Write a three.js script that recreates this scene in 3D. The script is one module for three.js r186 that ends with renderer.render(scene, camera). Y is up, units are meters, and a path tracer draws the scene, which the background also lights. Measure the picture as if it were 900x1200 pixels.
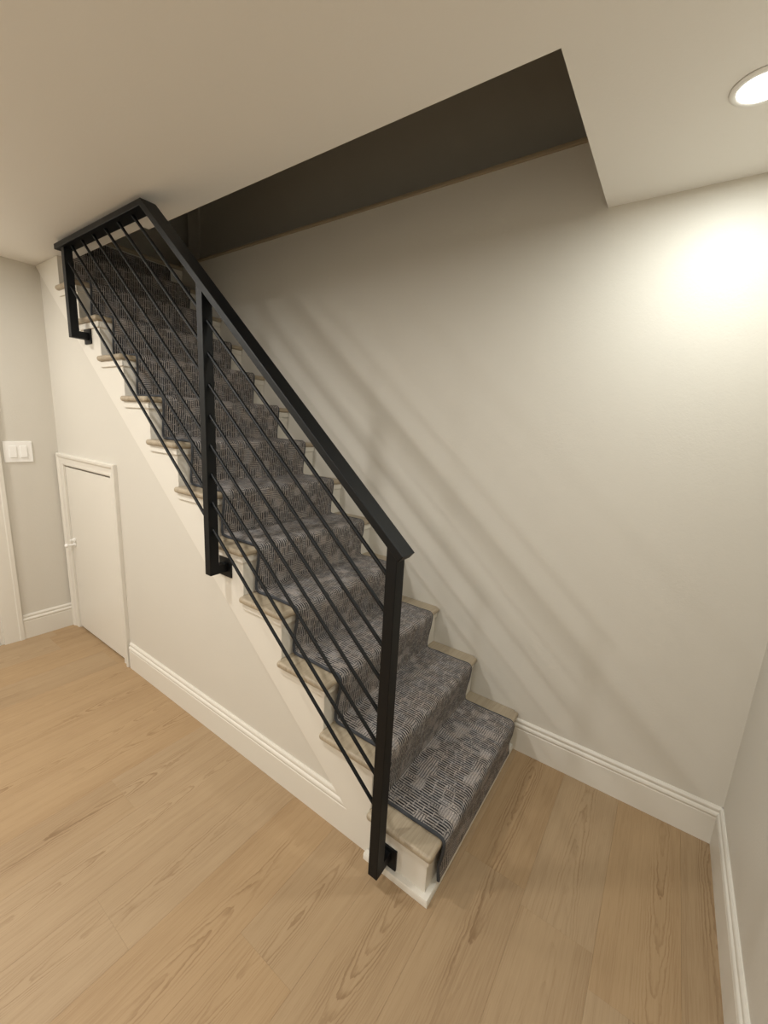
import * as THREE from 'three';
import { RectAreaLightUniformsLib } from 'three/addons/lights/RectAreaLightUniformsLib.js';
import { RoundedBoxGeometry } from 'three/addons/geometries/RoundedBoxGeometry.js';
import { mergeGeometries, mergeVertices, toCreasedNormals } from 'three/addons/utils/BufferGeometryUtils.js';

// ------------------------------------------------------------------ camera, light level
const scene = new THREE.Scene();
scene.background = new THREE.Color(0x000000);
const camera = new THREE.PerspectiveCamera(102.355, 900 / 1200, 0.02, 60);
camera.rotation.set(-0.20427532, 0.60224385, 0.05615305, 'YXZ');
camera.position.set(0.41991, 1.52109, 1.8656);
scene.add(camera);
const renderer = new THREE.WebGLRenderer({ antialias: true });
renderer.toneMapping = THREE.LinearToneMapping;
renderer.toneMappingExposure = 1.18;
renderer.shadowMap.enabled = true;
RectAreaLightUniformsLib.init();
const LAMP_COLOUR = new THREE.Color(1.0, 0.985, 0.95), COOL_LAMP = new THREE.Color(0.95, 1.0, 0.98);   // the lamp by the stairs is a cooler white
const LAMP_POWER = 540;
// recessed downlights of the room (x, z, strength)
const LAMPS = [[0.452, 0.424, 0.46], [0.05, 1.78, 0.4], [-1.2, 1.78, 0.95], [-2.6, 1.78, 0.75], [0.02, 3.25, 1], [-1.3, 3.25, 1], [-2.6, 3.25, 1]];

// ------------------------------------------------------------------ measures (metres)
const RISE = 0.2, RUN = 0.23345, STEPS = 13;
const CEIL = 2.361, UPPER = 2.6, XR = 0.788, XL = -2.944, ZF = 4.2;
const ZW = 0.843;            // plane of the wall under the stairs
const ZS = 0.862;            // outer face of the cut stringer
const TREAD_W = 0.888, TREAD_T = 0.027, NOSE = 0.0225;
const noseX = k => -(k - 1) * RUN;                         // front of the nosing of step k
const riserX = k => noseX(k) - NOSE;                       // front face of riser k
const stringY = x => 0.055 + 0.866 * (-0.282 - x);         // lower edge of the stringer

// ------------------------------------------------------------------ random, noise
function rng(seed) { let s = seed >>> 0; return () => { s = (s + 0x6D2B79F5) >>> 0; let t = s; t = Math.imul(t ^ (t >>> 15), t | 1); t ^= t + Math.imul(t ^ (t >>> 7), t | 61); return ((t ^ (t >>> 14)) >>> 0) / 4294967296; }; }
function hash(x, y, s = 0) { let h = Math.imul(x | 0, 374761393) + Math.imul(y | 0, 668265263) + Math.imul(s | 0, 1274126177); h = Math.imul(h ^ (h >>> 13), 1103515245); h ^= h >>> 16; return (h >>> 0) / 4294967296; }
function vnoise(x, y, s = 0) {
  const xi = Math.floor(x), yi = Math.floor(y); let fx = x - xi, fy = y - yi;
  fx = fx * fx * (3 - 2 * fx); fy = fy * fy * (3 - 2 * fy);
  const a = hash(xi, yi, s), b = hash(xi + 1, yi, s), c = hash(xi, yi + 1, s), d = hash(xi + 1, yi + 1, s);
  return a + (b - a) * fx + (c - a) * fy + (a - b - c + d) * fx * fy;
}
const fbm = (x, y, s) => 0.55 * vnoise(x, y, s) + 0.28 * vnoise(x * 2.1, y * 2.1, s + 7) + 0.17 * vnoise(x * 4.3, y * 4.3, s + 13);
const clamp = (v, a = 0, b = 1) => Math.min(b, Math.max(a, v));
const smooth = (a, b, v) => { const t = clamp((v - a) / (b - a)); return t * t * (3 - 2 * t); };

function texture(w, h, fn, srgb) {
  const d = new Uint8Array(w * h * 4), out = [0, 0, 0];
  for (let j = 0; j < h; j++) for (let i = 0; i < w; i++) {
    fn(i / w, j / h, out); const o = (j * w + i) * 4;
    d[o] = clamp(out[0], 0, 255); d[o + 1] = clamp(out[1], 0, 255); d[o + 2] = clamp(out[2], 0, 255); d[o + 3] = 255;
  }
  const t = new THREE.DataTexture(d, w, h, THREE.RGBAFormat);
  t.wrapS = t.wrapT = THREE.RepeatWrapping; t.magFilter = THREE.LinearFilter; t.minFilter = THREE.LinearMipmapLinearFilter; t.generateMipmaps = true;
  if (srgb) t.colorSpace = THREE.SRGBColorSpace;
  t.needsUpdate = true; return t;
}

// ------------------------------------------------------------------ materials
// rolled wall paint: fine orange-peel relief, tiles every 0.5 m
const peel = texture(512, 512, (u, v, o) => {
  const tile = (f, s) => { const x = u * f, y = v * f, a = vnoise(x, y, s), b = vnoise(x - f, y, s), c = vnoise(x, y - f, s), d = vnoise(x - f, y - f, s); return (a * (1 - u) + b * u) * (1 - v) + (c * (1 - u) + d * u) * v; };
  o[0] = o[1] = o[2] = 255 * (0.5 * tile(90, 1) + 0.35 * tile(180, 2) + 0.15 * tile(30, 3));
}, false);
peel.repeat.set(2, 2);
const paint = (color, roughness, bump) => new THREE.MeshPhysicalMaterial({ color, roughness, bumpMap: peel, bumpScale: bump, specularIntensity: 0.8 });
const M = {
  wall: paint(new THREE.Color(0xd1ccc1), 0.5, 0.0004),
  ceiling: paint(new THREE.Color(0xeeebe5), 0.85, 0.0003),
  trim: new THREE.MeshPhysicalMaterial({ color: 0xdcd7cc, roughness: 0.38, specularIntensity: 0.8 }),
  capWood: new THREE.MeshStandardMaterial({ color: 0x9b8c74, roughness: 0.6 }),
  black: new THREE.MeshPhysicalMaterial({ color: 0x06080a, roughness: 0.5, specularIntensity: 0.55 }),
  plastic: new THREE.MeshPhysicalMaterial({ color: 0xf1efea, roughness: 0.3 }),
  steel: new THREE.MeshStandardMaterial({ color: 0x9a958c, roughness: 0.4, metalness: 0.8 }),
  lampTrim: new THREE.MeshPhysicalMaterial({ color: 0xf2f1ec, roughness: 0.45 }),
  lens: new THREE.MeshStandardMaterial({ color: 0xffffff, roughness: 0.5, emissive: new THREE.Color(1, 0.97, 0.92), emissiveIntensity: 4 }),
  binding: null,
};
// pale oak boards: growth rings cut at a changing depth give cathedrals and straight grain
function oak(seed, W, L, w, h, ca, cb, cc, ring, contrast) {
  return texture(w, h, (u, v, o) => {
    const x = u * W, y = v * L;
    const x0 = W * (0.5 + 0.5 * (vnoise(y * 0.8, 3.1, seed) - 0.5));
    const d = 0.004 + 0.07 * Math.abs(((y / L + hash(seed, 1)) % 1) - 0.5) + 0.05 * vnoise(y * 1.3, 1.7, seed + 1);
    const wob = 0.006 * (fbm(x * 14, y * 2.2, seed + 2) - 0.5) + 0.0028 * (fbm(x * 80, y * 30, seed + 3) - 0.5) * 1.3;
    const r = Math.sqrt((x - x0) * (x - x0) + d * d) + wob;
    const ph = r / ring + 0.8 * vnoise(r * 70, 0.5, seed + 4);
    const f = ph - Math.floor(ph);
    const late = smooth(0.4, 0.88, f) * (1 - smooth(0.9, 1, f)) * (0.5 + 0.5 * hash(Math.floor(ph), 3, seed));
    const vis = smooth(0.3, 0.7, fbm(x * 9, y * 1.6, seed + 5)) * (0.22 + 0.78 * (1 - smooth(0.018, 0.06, Math.abs(x - x0))));
    const fibre = vnoise(x * 760, y * 26, seed + 6) * 0.4 + vnoise(x * 300, y * 6, seed + 8) * 0.35 + vnoise(x * 75, y * 1.8, seed + 10) * 0.25;
    const tone = fbm(x * 7, y * 1.3, seed + 9);
    let k = contrast * late * vis + 0.62 * (fibre - 0.5) + 0.45 * (tone - 0.5);
    const dark = clamp(k, 0, 1), light = clamp(-k, 0, 1);
    for (let c = 0; c < 3; c++) o[c] = ca[c] + (cb[c] - ca[c]) * dark + (cc[c] - ca[c]) * light * 1.4;
  }, true);
}
const plankMats = [];
for (let i = 0; i < 6; i++) {
  const t = oak(11 + i * 31, 0.22, 1.5, 256, 1536, [163, 139, 108], [122, 96, 68], [178, 155, 123], 0.0048, 0.66);
  for (const tint of [0xffffff, 0xfaf8f5, 0xfffaf2]) plankMats.push(new THREE.MeshPhysicalMaterial({ map: t, color: tint, roughness: 0.48, specularIntensity: 0.7, bumpMap: t, bumpScale: 0.0002 }));
}
const treadMats = [];
for (let i = 0; i < 3; i++) {
  const t = oak(501 + i * 17, 0.27, 0.9, 320, 1024, [166, 152, 130], [122, 106, 86], [186, 172, 148], 0.012, 0.55);
  treadMats.push(new THREE.MeshPhysicalMaterial({ map: t, roughness: 0.42, specularIntensity: 0.7, bumpMap: t, bumpScale: 0.0003 }));
}
// runner: short bundles of cut grooves set end to end in offset columns, heathered yarn
const CW = 0.705, CL = 1.41;
function carpetField(u, v) {                                // 1 in a groove, 0 on the loops; repeats every CW x CL
  const x = u * CW, y = v * CL, p = CW / 66, gw = x / p + 0.16 * (vnoise(x * 120, y * 45, 4) - 0.5), gi = ((Math.floor(gw) % 66) + 66) % 66, lx = gw - Math.floor(gw);
  const bi = Math.floor((gi + (gi % 11 > 6 ? 1 : 0)) / 4), q = 0.0392, rows = CL / q;
  const jit = 0.35 * (hash(gi, 2, 6) - 0.5), t = y / q + 0.5 * (bi & 1) + hash(bi, 7, 2) * 0.4 + jit, ti = ((Math.floor(t) % 36) + 36) % 36, lt = t - Math.floor(t);
  const on = hash(bi, ti, 9) < 0.8 ? 1 : 0, deep = 0.7 + 0.3 * hash(gi, ti, 12);
  const c = 0.5 + 0.5 * Math.cos(2 * Math.PI * lx);
  if (on && hash(gi, ti, 33) < 0.9) return deep * smooth(0.28, 0.7, c) * smooth(0.0, 0.1, lt) * (1 - smooth(0.88, 1, lt));
  const cross = 0.5 + 0.5 * Math.cos(2 * Math.PI * (y / 0.0094 + 0.3 * vnoise(x * 60, y * 60, 5)));
  return (hash(bi, ti, 41) < 0.6 ? 0.6 : 0.25) * smooth(0.5, 0.95, cross);
}
const carpetMap = texture(1024, 2048, (u, v, o) => {
  const g = carpetField(u, v), x = u * CW, y = v * CL;
  const yarn = vnoise(x * 900, y * 420, 21) * 0.5 + vnoise(x * 420, y * 900, 22) * 0.5;
  const heath = fbm(x * 34, y * 22, 23), warm = vnoise(x * 60, y * 30, 25);
  const b = 0.68 + 0.5 * (yarn - 0.5) + 0.16 * (heath - 0.5);
  const k = clamp(b) * (1 - 1.0 * g);
  o[0] = 34 + 178 * k + 6 * (warm - 0.5); o[1] = 34 + 168 * k; o[2] = 36 + 158 * k - 6 * (warm - 0.5);
}, true);
const carpetBump = texture(1024, 2048, (u, v, o) => {
  const g = carpetField(u, v), x = u * CW, y = v * CL;
  o[0] = o[1] = o[2] = 255 * clamp(0.75 - 0.65 * g + 0.25 * (vnoise(x * 700, y * 700, 31) - 0.5));
}, false);
M.carpet = new THREE.MeshPhysicalMaterial({ map: carpetMap, bumpMap: carpetBump, bumpScale: 0.003, roughness: 0.95, sheen: 0.15, sheenRoughness: 0.7, sheenColor: new THREE.Color(0.6, 0.58, 0.55), specularIntensity: 0.3 });
M.binding = new THREE.MeshStandardMaterial({ color: 0x3d3f43, roughness: 0.95 });

// ------------------------------------------------------------------ builders
const used = new Map();
function numbered(n) { const c = used.get(n) || 0; used.set(n, c + 1); return c ? `${n}_${String(c).padStart(3, '0')}` : n; }
function mesh(name, geo, mat, parent) { const m = new THREE.Mesh(geo, mat); m.name = name; m.castShadow = m.receiveShadow = true; parent.add(m); return m; }
function struct(name, geo, mat) { const m = mesh(numbered(name), geo, mat, scene); m.userData = { kind: 'structure' }; return m; }
function structGroup(name) { const g = new THREE.Group(); g.name = numbered(name); g.userData = { kind: 'structure' }; scene.add(g); return g; }
function thing(name, label, category, [x, y, z] = [0, 0, 0], group) {
  const g = new THREE.Group(); g.name = numbered(name); g.position.set(x, y, z); g.userData = { label, category }; if (group) g.userData.group = group; scene.add(g); return g;
}
function box(x0, x1, y0, y1, z0, z1) { const g = new THREE.BoxGeometry(x1 - x0, y1 - y0, z1 - z0); g.translate((x0 + x1) / 2, (y0 + y1) / 2, (z0 + z1) / 2); return metric(g); }
function rbox(x0, x1, y0, y1, z0, z1, r = 0.002, s = 2) { const g = new RoundedBoxGeometry(x1 - x0, y1 - y0, z1 - z0, s, r); g.translate((x0 + x1) / 2, (y0 + y1) / 2, (z0 + z1) / 2); return metric(g); }
// uv in metres, each face laid out in the plane it mostly faces; `alongZ` lays v along z
function metric(g0, ox = 0, oy = 0, sx = 1, sy = 1, alongZ = false) {
  const g = g0.index ? g0.toNonIndexed() : g0, p = g.attributes.position, n = g.attributes.normal, uv = new Float32Array(p.count * 2);
  for (let i = 0; i < p.count; i += 3) {
    const nx = Math.abs(n.getX(i) + n.getX(i + 1) + n.getX(i + 2)), ny = Math.abs(n.getY(i) + n.getY(i + 1) + n.getY(i + 2)), nz = Math.abs(n.getZ(i) + n.getZ(i + 1) + n.getZ(i + 2));
    for (let j = i; j < i + 3; j++) {
      const x = p.getX(j), y = p.getY(j), z = p.getZ(j);
      let a, b; if (ny >= nx && ny >= nz) { a = x; b = z; } else if (nx >= nz) { a = y; b = z; if (!alongZ) { a = z; b = y; } } else { a = x; b = y; }
      uv[j * 2] = ox + a * sx; uv[j * 2 + 1] = oy + b * sy;
    }
  }
  g.setAttribute('uv', new THREE.BufferAttribute(uv, 2)); return g;
}
const merge = list => mergeGeometries(list.map(g => { const q = g.index ? g.toNonIndexed() : g; for (const k of Object.keys(q.attributes)) if (!['position', 'normal', 'uv'].includes(k)) q.deleteAttribute(k); return q; }));
function polyPrism(pts, holes, depth, bevel = 0) {          // outline in x, y pushed along +z
  const s = new THREE.Shape(pts.map(p => new THREE.Vector2(p[0], p[1])));
  for (const h of holes || []) s.holes.push(new THREE.Path(h.map(p => new THREE.Vector2(p[0], p[1]))));
  return metric(new THREE.ExtrudeGeometry(s, { depth, bevelEnabled: bevel > 0, bevelThickness: bevel, bevelSize: bevel, bevelOffset: -bevel, bevelSegments: 2 }));
}
// sweep a moulding profile [offset to the left of the path, height] along a plan path with mitred corners
function moulding(path, profile, place) {
  const n = path.length, rings = [];
  for (let i = 0; i < n; i++) {
    const a = path[Math.max(0, i - 1)], b = path[i], c = path[Math.min(n - 1, i + 1)];
    let d0 = i > 0 ? [b[0] - a[0], b[1] - a[1]] : [c[0] - b[0], c[1] - b[1]], d1 = i < n - 1 ? [c[0] - b[0], c[1] - b[1]] : d0;
    const l0 = Math.hypot(...d0), l1 = Math.hypot(...d1); d0 = [d0[0] / l0, d0[1] / l0]; d1 = [d1[0] / l1, d1[1] / l1];
    const n0 = [-d0[1], d0[0]], n1 = [-d1[1], d1[0]], m = [n0[0] + n1[0], n0[1] + n1[1]], s = 2 / (m[0] * m[0] + m[1] * m[1]);
    rings.push(profile.map(([o, h]) => place(b[0] + m[0] * s * o, b[1] + m[1] * s * o, h)));
  }
  const pos = [], tri = (p, q, r) => pos.push(...p, ...q, ...r), k = profile.length;
  for (let i = 0; i < n - 1; i++) for (let j = 0; j < k; j++) { const j2 = (j + 1) % k; const A = rings[i][j], B = rings[i][j2], C = rings[i + 1][j2], D = rings[i + 1][j]; tri(A, B, C); tri(A, C, D); }
  const flat = THREE.ShapeUtils.triangulateShape(profile.map(p => new THREE.Vector2(p[0], p[1])), []);
  for (const [a, b, c] of flat) { tri(rings[0][a], rings[0][b], rings[0][c]); tri(rings[n - 1][a], rings[n - 1][c], rings[n - 1][b]); }
  let g = new THREE.BufferGeometry(); g.setAttribute('position', new THREE.Float32BufferAttribute(pos, 3));
  g = toCreasedNormals(g, 0.6); return metric(g);
}

// ------------------------------------------------------------------ floor: oak planks over a slab
const floor = structGroup('floor');
mesh('subfloor', box(XL - 0.2, XR + 0.15, -0.15, -0.012, -0.15, ZF + 0.15), M.trim, floor);
{
  const W = 0.22, rnd = rng(77), g0 = 0.0001, variants = [];
  const plankGeo = (w, l, ox, oy) => {                       // a board with a tiny bevel along its top edges
    const c = 0.0004, t = 0.0118, x0 = g0, x1 = w - g0;
    const g = new THREE.ExtrudeGeometry(new THREE.Shape([[x0, -t], [x1, -t], [x1, -c], [x1 - c, 0], [x0 + c, 0], [x0, -c]].map(p => new THREE.Vector2(...p))), { depth: l - 2 * g0, bevelEnabled: false });
    g.translate(0, 0, g0); return metric(g, 0, 0, ox / W, oy / 1.5);
  };
  const seam = -0.2, i0 = Math.floor((XL - seam) / W), i1 = Math.floor((XR - seam) / W), L = 1.5;
  const known = { '-1': 1.281, 0: 0.86, 1: 0.628, '-5': 1.278 }; // end joints seen in the photograph
  let n = 0;
  for (let i = i0; i <= i1; i++) {
    const x0 = Math.max(seam + i * W, XL), x1 = Math.min(seam + (i + 1) * W, XR);
    let z = known[i] !== undefined ? known[i] : rnd() * L + 0.35 * (i & 1);
    while (z > 0) z -= L;
    for (; z < ZF; z += L) {
      const a = Math.max(z, 0), b = Math.min(z + L, ZF); if (b - a < 0.02 || x1 - x0 < 0.01) continue;
      const m = mesh(n ? `plank_${String(n).padStart(3, '0')}` : 'plank', plankGeo(x1 - x0, b - a, rnd() < 0.5 ? 1 : -1, rnd() < 0.5 ? 1 : -1), plankMats[Math.floor(rnd() * plankMats.length)], floor);
      m.position.set(x0, 0, a); n++;
    }
  }
}

// ------------------------------------------------------------------ walls, ceiling, stairwell
struct('wall_back', box(-4.0, XR + 0.12, 0, UPPER, -0.12, 0), M.wall);
struct('wall_right', box(XR, XR + 0.12, 0, CEIL, 0, ZF), M.wall);
struct('wall_front', box(XL - 0.12, XR + 0.12, 0, CEIL, ZF, ZF + 0.12), M.wall);
// left wall with a doorway (kept in z, y and turned into place)
{
  const D0 = 1.238, D1 = 2.04, DH = 2.05;
  const g = polyPrism([[ZW - 0.1, 0], [D0, 0], [D0, DH], [D1, DH], [D1, 0], [ZF, 0], [ZF, CEIL], [ZW - 0.1, CEIL]], null, 0.12);
  g.rotateY(-Math.PI / 2); g.translate(XL, 0, 0); struct('wall_left', metric(g), M.wall);
  const d = structGroup('door_2');
  mesh('door_slab', rbox(XL - 0.075, XL - 0.035, 0.008, DH - 0.004, D0 + 0.018, D1 - 0.018, 0.002), M.trim, d);
  mesh('jamb', merge([box(XL - 0.12, XL, 0, DH - 0.015, D0, D0 + 0.015), box(XL - 0.12, XL, 0, DH - 0.015, D1 - 0.015, D1), box(XL - 0.12, XL, DH - 0.015, DH, D0, D1)]), M.trim, d);
  const prof = [[0, 0], [0, 0.012], [0.012, 0.013], [0.02, 0.015], [0.075, 0.017], [0.08, 0.021], [0.1, 0.021], [0.1, 0]];
  mesh('casing', moulding([[D0, 0], [D0, DH], [D1, DH], [D1, 0]], prof, (a, b, h) => [XL + h, b, a]), M.trim, d);
  const knob = new THREE.LatheGeometry([[0, 0], [0.03, 0], [0.03, 0.006], [0.011, 0.012], [0.011, 0.034], [0.026, 0.042], [0.027, 0.056], [0.018, 0.066], [0, 0.068]].map(p => new THREE.Vector2(...p)), 28);
  knob.rotateZ(-Math.PI / 2); const k = mesh('knob', knob, M.steel, d); k.position.set(XL - 0.035, 0.95, D1 - 0.08);
}
// wall under the stairs, with the opening of the low cupboard door
const CD = { x0: -2.868, x1: -2.158, h: 1.168 };
struct('wall_stair', polyPrism([[XL, 0], [CD.x0, 0], [CD.x0, CD.h], [CD.x1, CD.h], [CD.x1, 0], [-0.225, 0], [XL, stringY(XL)]], null, 0.09).translate(0, 0, ZW - 0.09), M.wall);
// ceiling slab of the lower room, notched for the stairwell (its thickness is the upper floor)
{
  const o = [[XL - 0.15, 0.788], [-1.757, 0.788], [-1.757, 0.766], [0.069, 0.766], [0.069, 0], [XR + 0.12, 0], [XR + 0.12, ZF + 0.12], [XL - 0.15, ZF + 0.12]];
  const g = polyPrism(o.map(p => [p[0], -p[1]]), null, UPPER - CEIL); g.rotateX(-Math.PI / 2); g.translate(0, CEIL, 0);
  struct('ceiling', metric(g), M.ceiling);
}
struct('floor_upper', box(-4.0, -12 * RUN - 0.02, UPPER - 0.03, UPPER - 0.004, 0, 0.788), M.capWood);
struct('floor_upper', box(-4.0, 0.2, UPPER - 0.12, UPPER - 0.001, -1.32, -0.12), M.capWood);
struct('trim_1', rbox(-3.13, 0.069, UPPER, UPPER + 0.016, -0.125, 0.012, 0.004), M.capWood);
struct('wall_upper_back', box(-3.13, 0.2, UPPER, 5.0, -0.47, -0.35), M.wall);
struct('wall_hall', box(-4.0, -2.6, UPPER, 5.0, -1.32, -1.2), M.wall);
struct('wall_hall', box(-3.25, -3.13, UPPER, 5.0, -1.2, -0.3505), M.wall);
struct('wall_upper_left', box(-3.52, -3.4, UPPER, 5.0, -1.2, 0.9), M.wall);
struct('wall_upper_right', box(0.069, 0.2, UPPER, 5.0, -0.35, 0.9), M.wall);
struct('wall_upper_front', box(-4.0, 0.2, UPPER, 5.0, 0.79, 0.9), M.wall);
struct('ceiling_upper', box(-4.0, 0.2, 5.0, 5.1, -1.32, 0.9), M.ceiling);
struct('trim_2', merge([rbox(-3.29, -3.125, UPPER, 4.7, -0.356, -0.337, 0.003)]), M.trim);
struct('wall_understair', box(-4.0, XL - 0.12, 0, UPPER - 0.03, 0.753, 0.843), M.wall);

// ------------------------------------------------------------------ baseboards
{
  const prof = [[0, 0], [0.0145, 0], [0.0145, 0.117], [0.012, 0.1205], [0.0125, 0.124], [0.0155, 0.127], [0.0165, 0.132], [0.0155, 0.137], [0.0115, 0.141], [0.0085, 0.1435], [0.0085, 0.147], [0.0105, 0.150], [0.0112, 0.154], [0.0098, 0.159], [0.006, 0.1625], [0.004, 0.1655], [0, 0.1655]];
  const put = (x, z, h) => [x, h, z];
  struct('baseboard_back', moulding([[XR, 0], [riserX(1) + 0.0005, 0]], prof.map(p => [-p[0], p[1]]), put), M.trim);
  struct('baseboard_right', moulding([[XR, ZF], [XR, 0]], prof.map(p => [-p[0], p[1]]), put), M.trim);
  struct('baseboard_front', moulding([[XL, ZF], [XR, ZF]], prof.map(p => [-p[0], p[1]]), put), M.trim);
  struct('baseboard_left', moulding([[XL, 1.137], [XL, ZW]], prof, (x, z, h) => [x, h, z]).translate(0, 0, 0), M.trim);
  struct('baseboard_left', moulding([[XL, ZF], [XL, 2.142]], prof, put), M.trim);
  // under the stairs: its front end is cut along the stringer
  const g = moulding([[-2.0785, ZW], [-0.2, ZW]], prof, put), p = g.attributes.position;
  for (let i = 0; i < p.count; i++) if (p.getX(i) > -1) p.setX(i, -0.282 - (p.getY(i) - 0.055) / 0.866 - 0.001);
  struct('baseboard_stair', metric(g), M.trim);
}

// ------------------------------------------------------------------ cupboard door under the stairs
{
  const d = structGroup('door_1');
  mesh('door_slab', rbox(CD.x0 + 0.014, CD.x1 - 0.023, 0.012, CD.h - 0.021, ZW - 0.034, ZW - 0.002, 0.0015), M.trim, d);
  mesh('jamb', merge([box(CD.x0, CD.x0 + 0.012, 0, CD.h, ZW - 0.09, ZW + 0.001), box(CD.x1 - 0.012, CD.x1, 0, CD.h, ZW - 0.09, ZW + 0.001), box(CD.x0, CD.x1, CD.h - 0.012, CD.h, ZW - 0.09, ZW + 0.001)]), M.trim, d);
  const prof = [[0, 0], [0, 0.008], [0.006, 0.011], [0.012, 0.0115], [0.018, 0.0095], [0.026, 0.0105], [0.046, 0.014], [0.05, 0.0185], [0.056, 0.0215], [0.069, 0.0215], [0.0725, 0.018], [0.0725, 0]];
  const p = prof.map(q => [q[0] - 0.004, q[1]]);
  mesh('casing', moulding([[CD.x0 + 0.004, 0], [CD.x0 + 0.004, CD.h - 0.004], [CD.x1 - 0.004, CD.h - 0.004], [CD.x1 - 0.004, 0]], p, (x, y, h) => [x, y, ZW + h]), M.trim, d);
  for (const y of [0.16, 1.02]) { const c = new THREE.CylinderGeometry(0.0055, 0.0055, 0.075, 14); const h = mesh('hinge', merge([c, new THREE.SphereGeometry(0.0062, 12, 8).translate(0, 0.039, 0), new THREE.SphereGeometry(0.0062, 12, 8).translate(0, -0.039, 0)]), M.trim, d); h.position.set(CD.x1 - 0.014, y, ZW + 0.004); }
  const knob = new THREE.LatheGeometry([[0, 0], [0.017, 0], [0.017, 0.004], [0.006, 0.008], [0.0055, 0.036], [0.011, 0.042], [0.0135, 0.05], [0.011, 0.058], [0, 0.061]].map(q => new THREE.Vector2(...q)), 24);
  knob.rotateX(Math.PI / 2); const k = mesh('knob', knob, M.plastic, d); k.position.set(-2.815, 0.622, ZW - 0.002);
  mesh('latch', merge([rbox(-2.812, -2.79, 0.648, 0.668, ZW - 0.002, ZW + 0.012, 0.003), rbox(-2.808, -2.796, 0.652, 0.664, ZW + 0.01, ZW + 0.03, 0.003)]), M.plastic, d);
}

// ------------------------------------------------------------------ staircase
const stairs = thing('staircase', 'straight staircase with grey-washed oak treads, white risers and a white cut stringer', 'staircase');
{
  const low = k => k * RISE < CEIL - 0.05;                  // steps under the ceiling run out over the stringer
  for (let k = 1; k <= STEPS; k++) {
    const rx = riserX(k), y0 = (k - 1) * RISE, y1 = k * RISE - TREAD_T, zo = low(k) ? ZS - 0.0004 : 0.78;
    mesh('riser', box(rx - 0.016, rx, y0, y1, 0.0005, zo), M.trim, stairs);
    const nx = noseX(k), top = k * RISE, to = low(k) ? TREAD_W : 0.782, back = k === STEPS ? nx - 0.09 : riserX(k + 1) - 0.004;
    // tread: half-round nosing in front and along the open end
    const g = new RoundedBoxGeometry(nx - back, TREAD_T, to - 0.0005, 5, 0.0125); g.translate((nx + back) / 2, top - TREAD_T / 2, (to + 0.0005) / 2);
    const g2 = rbox(back - 0.012, nx - 0.02, top - TREAD_T + 0.0003, top - 0.0002, 0.0008, Math.min(to, ZS) - 0.002, 0.001);
    const t = mesh('tread', metric(merge([g, g2]), -back / 0.27 + hash(k, 1) * 0.2, hash(k, 2), 1 / 0.27, 1 / 0.9, true), treadMats[k % 3], stairs);
    const mo = [rbox(rx - 0.001, rx + 0.009, y1 - 0.03, y1 + 0.001, 0.001, low(k) ? ZS - 0.0005 : 0.78, 0.003)];
    if (low(k)) mo.push(rbox(back + 0.006, rx + 0.0092, y1 - 0.0302, y1 + 0.001, ZS - 0.001, ZS + 0.009, 0.003));
    mesh('tread_moulding', merge(mo), M.trim, t);
  }
  const pts = [[riserX(1) - 0.0035, 0]];
  for (let k = 1; k <= 11; k++) { pts.push([riserX(k) - 0.0035, k * RISE - TREAD_T - 0.0005], [riserX(k + 1) - 0.0035, k * RISE - TREAD_T - 0.0005]); }
  pts.push([riserX(12) - 0.0035, CEIL - 0.002], [XL + 0.002, CEIL - 0.002], [XL + 0.002, stringY(XL)], [-0.2185, 0]);
  mesh('stringer', polyPrism(pts, null, ZS - ZW + 0.02).translate(0, 0, ZW - 0.02), M.trim, stairs);
  const prof = [[0, 0], [0.021, 0], [0.021, 0.02], [0.018, 0.025], [0, 0.025]];
  mesh('shoe_moulding', moulding([[-0.262, ZS], [riserX(1), ZS], [riserX(1), 0.0165]], prof, (x, z, h) => [x, h, z]), M.trim, stairs);
}

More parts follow.
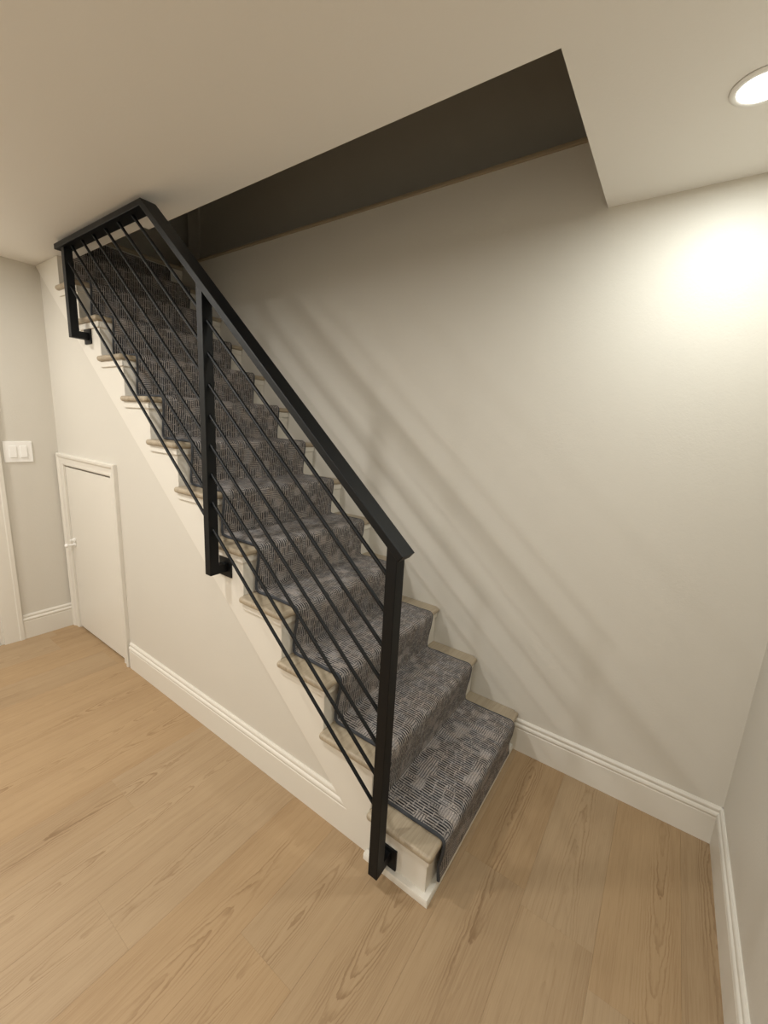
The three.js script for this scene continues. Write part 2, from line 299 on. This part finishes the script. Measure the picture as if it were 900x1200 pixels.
// ------------------------------------------------------------------ carpet runner
const runner = thing('stair_runner', 'dark grey textured carpet runner bound along both edges, laid down the middle of the stairs', 'carpet runner');
{
  const Z0 = 0.1, Z1 = 0.805, T = 0.011, out = [];
  const push = (x, y) => out.push([x, y]);
  for (let k = 1; k <= STEPS; k++) {
    const n = noseX(k), y = k * RISE, base = riserX(k) + 0.013;
    if (k === 1) push(base + 0.012, 0.032); else { push(base + 0.004, y - RISE + T + 0.003); push(base + 0.002, y - RISE + T + 0.012); }
    const yTop = k === STEPS ? y - TREAD_T - 0.006 : y;
    if (k === STEPS) { push(riserX(k) + 0.012, yTop - 0.05); push(riserX(k) + 0.012, yTop); break; }
    const a = base + (n + T - base) * 0.72; push((base + a) / 2, y - RISE * 0.55); push(a, y - 0.07);
    push(n + T - 0.002, y - 0.034);
    for (let i = 0; i <= 7; i++) { const t = i / 7 * Math.PI / 2; push(n - 0.014 + (0.014 + T) * Math.cos(t) - 0.0005, y - 0.014 + (0.014 + T) * Math.sin(t)); }
    const nb = riserX(k + 1) + 0.013; for (let i = 1; i <= 4; i++) push(n - 0.02 + (nb + 0.016 - n + 0.02) * i / 4, y + T + 0.001 * Math.sin(i * 1.9 + k));
  }
  const len = [0]; for (let i = 1; i < out.length; i++) len.push(len[i - 1] + Math.hypot(out[i][0] - out[i - 1][0], out[i][1] - out[i - 1][1]));
  const nrm = out.map((p, i) => { const a = out[Math.max(0, i - 1)], b = out[Math.min(out.length - 1, i + 1)]; const dx = b[0] - a[0], dy = b[1] - a[1], l = Math.hypot(dx, dy); return [dy / l, -dx / l]; });
  const inn = out.map((p, i) => [p[0] - nrm[i][0] * (T - 0.001), p[1] - nrm[i][1] * (T - 0.001)]);
  const NZ = 1, pos = [], uv = [], idx = [];
  const strip = (P, flip) => { const b = pos.length / 3; P.forEach((p, i) => { for (const z of [Z0, Z1]) { pos.push(p[0], p[1], z); uv.push((z - Z0) / CW, len[i] / CL); } }); for (let i = 0; i < P.length - 1; i++) { const a = b + i * 2; if (flip) idx.push(a, a + 2, a + 1, a + 1, a + 2, a + 3); else idx.push(a, a + 1, a + 2, a + 1, a + 3, a + 2); } };
  strip(out, false); strip(inn, true);
  for (const [z, f] of [[Z0, 1], [Z1, 0]]) { const b = pos.length / 3; out.forEach((p, i) => { pos.push(p[0], p[1], z, inn[i][0], inn[i][1], z); uv.push(0, len[i] / CL, 0.015, len[i] / CL); }); for (let i = 0; i < out.length - 1; i++) { const a = b + i * 2; if (f) idx.push(a, a + 2, a + 1, a + 1, a + 2, a + 3); else idx.push(a, a + 1, a + 2, a + 1, a + 3, a + 2); } }
  const e = (out.length - 1) * 2, n2 = out.length * 2; idx.push(0, n2, 1, 1, n2, n2 + 1, e, e + 1, n2 + e, e + 1, n2 + e + 1, n2 + e);
  const g = new THREE.BufferGeometry(); g.setAttribute('position', new THREE.Float32BufferAttribute(pos, 3)); g.setAttribute('uv', new THREE.Float32BufferAttribute(uv, 2)); g.setIndex(idx);
  mesh('pile', toCreasedNormals(g, 1.0), M.carpet, runner);
  for (const z of [Z0, Z1]) {                                 // serged edge wrapped over the rim
    const path = new THREE.CatmullRomCurve3(out.map((p, i) => new THREE.Vector3(p[0] - nrm[i][0] * 0.0045, p[1] - nrm[i][1] * 0.0045, z)), false, 'centripetal');
    const t = new THREE.TubeGeometry(path, 520, 0.0062, 8, false); mesh('binding', t, M.binding, runner);
  }
}

// ------------------------------------------------------------------ railing
const rail = thing('stair_railing', 'black metal railing with flat handrail, square posts and thin sloping rods beside the stairs', 'railing');
const SL = 0.89, RX0 = -0.134, RY0 = 1.179, RTOP = 2.338;
{
  const zi = 0.909, zo = 0.947, zc = 0.928, perp = Math.hypot(1, SL), th = 0.025, dv = th * perp;
  const yTop = x => RY0 + SL * (RX0 - x), xc = RX0 - (RTOP - RY0) / SL;
  const bl = [RX0 - th * SL / perp, RY0 - th / perp], yB = RTOP - th, xcb = RX0 - (yB - RY0 + dv) / SL;
  mesh('handrail', polyPrism([[RX0, RY0], [xc, RTOP], [-2.335, RTOP], [-2.335, yB], [xcb, yB], bl], null, 0.058, 0.0025).translate(0, 0, 0.8965), M.black, rail);
  const post = (x, y0, py0, py1) => {
    const y1 = Math.min(yTop(x + 0.018) - dv, yB) , w = 0.018;
    const g = x > -2 ? (() => { const yl = yTop(x - w) - dv + 0.002, yr = yTop(x + w) - dv + 0.002; return polyPrism([[x - w, y0], [x + w, y0], [x + w, yr], [x - w, yl]], null, zo - zi, 0.002).translate(0, 0, zi); })() : rbox(x - w, x + w, y0, y1 + 0.001, zi, zo, 0.002);
    const p = mesh('post', g, M.black, rail);
    const b = mesh('bracket', merge([rbox(x - w, x + w, y0, y0 + 0.036, ZS + 0.006, zi + 0.001, 0.0015), rbox(x - 0.041, x + 0.041, py0, py1, ZS, ZS + 0.007, 0.0015)]), M.black, p);
    return p;
  };
  post(-0.176, 0.055, 0.0265, 0.108); post(-1.071, 0.882, 0.857, 0.942); post(-2.261, 1.888, 1.868, 1.947);
  const R = 0.0063;
  for (let i = 0; i < 8; i++) {
    const x0 = -0.19, y0 = 1.108 - 0.1125 * i - SL * 0.016, top = yB + 0.003;
    let x1 = x0 - (top - y0) / SL; if (x1 < -2.25) x1 = -2.25;
    const a = new THREE.Vector3(x0, y0, zc), b = new THREE.Vector3(x1, y0 + SL * (x0 - x1), zc), l = a.distanceTo(b);
    const g = new THREE.CylinderGeometry(R, R, l, 14, 1); g.applyQuaternion(new THREE.Quaternion().setFromUnitVectors(new THREE.Vector3(0, 1, 0), b.clone().sub(a).normalize()));
    g.translate((a.x + b.x) / 2, (a.y + b.y) / 2, zc); mesh('rod', g, M.black, rail);
  }
}

// ------------------------------------------------------------------ light switch
{
  const y = 1.241, z = 1.05, s = thing('light_switch', 'white double rocker light switch plate on the wall beside the low door', 'light switch', [XL, y, z]);
  mesh('cover_plate', merge([rbox(0, 0.006, -0.065, 0.065, -0.071, 0.071, 0.0025)]), M.plastic, s);
  for (const dz of [-0.026, 0.026]) {
    const r = mesh('rocker', rbox(0.0045, 0.0105, -0.036, 0.036, -0.0175, 0.0175, 0.0022), M.plastic, s); r.position.z = dz; r.rotation.z = 0.035;
  }
}

// ------------------------------------------------------------------ recessed downlights
LAMPS.forEach(([x, z, p], i) => {
  const label = i === 0 ? 'round white recessed downlight glowing in the ceiling close to the back wall' : 'round white recessed downlight glowing in the ceiling of the open room';
  const t = thing('downlight', label, 'ceiling light', [x, CEIL, z], i === 0 ? undefined : 'downlights of the open room');
  const ring = new THREE.LatheGeometry([[0.051, -0.001], [0.053, -0.0065], [0.06, -0.006], [0.066, -0.003], [0.067, 0], [0.051, 0]].map(q => new THREE.Vector2(...q)), 56);
  mesh('trim_ring', ring, M.lampTrim, t);
  const lens = new THREE.CylinderGeometry(0.0515, 0.0515, 0.003, 48); lens.translate(0, -0.0025, 0); mesh('lens', lens, M.lens, t);
  const l = new THREE.RectAreaLight(i === 0 ? COOL_LAMP : LAMP_COLOUR, LAMP_POWER * p, 0.09, 0.09); l.position.set(0, -0.0075, 0); l.rotation.x = -Math.PI / 2; t.add(l);
});

renderer.render(scene, camera);
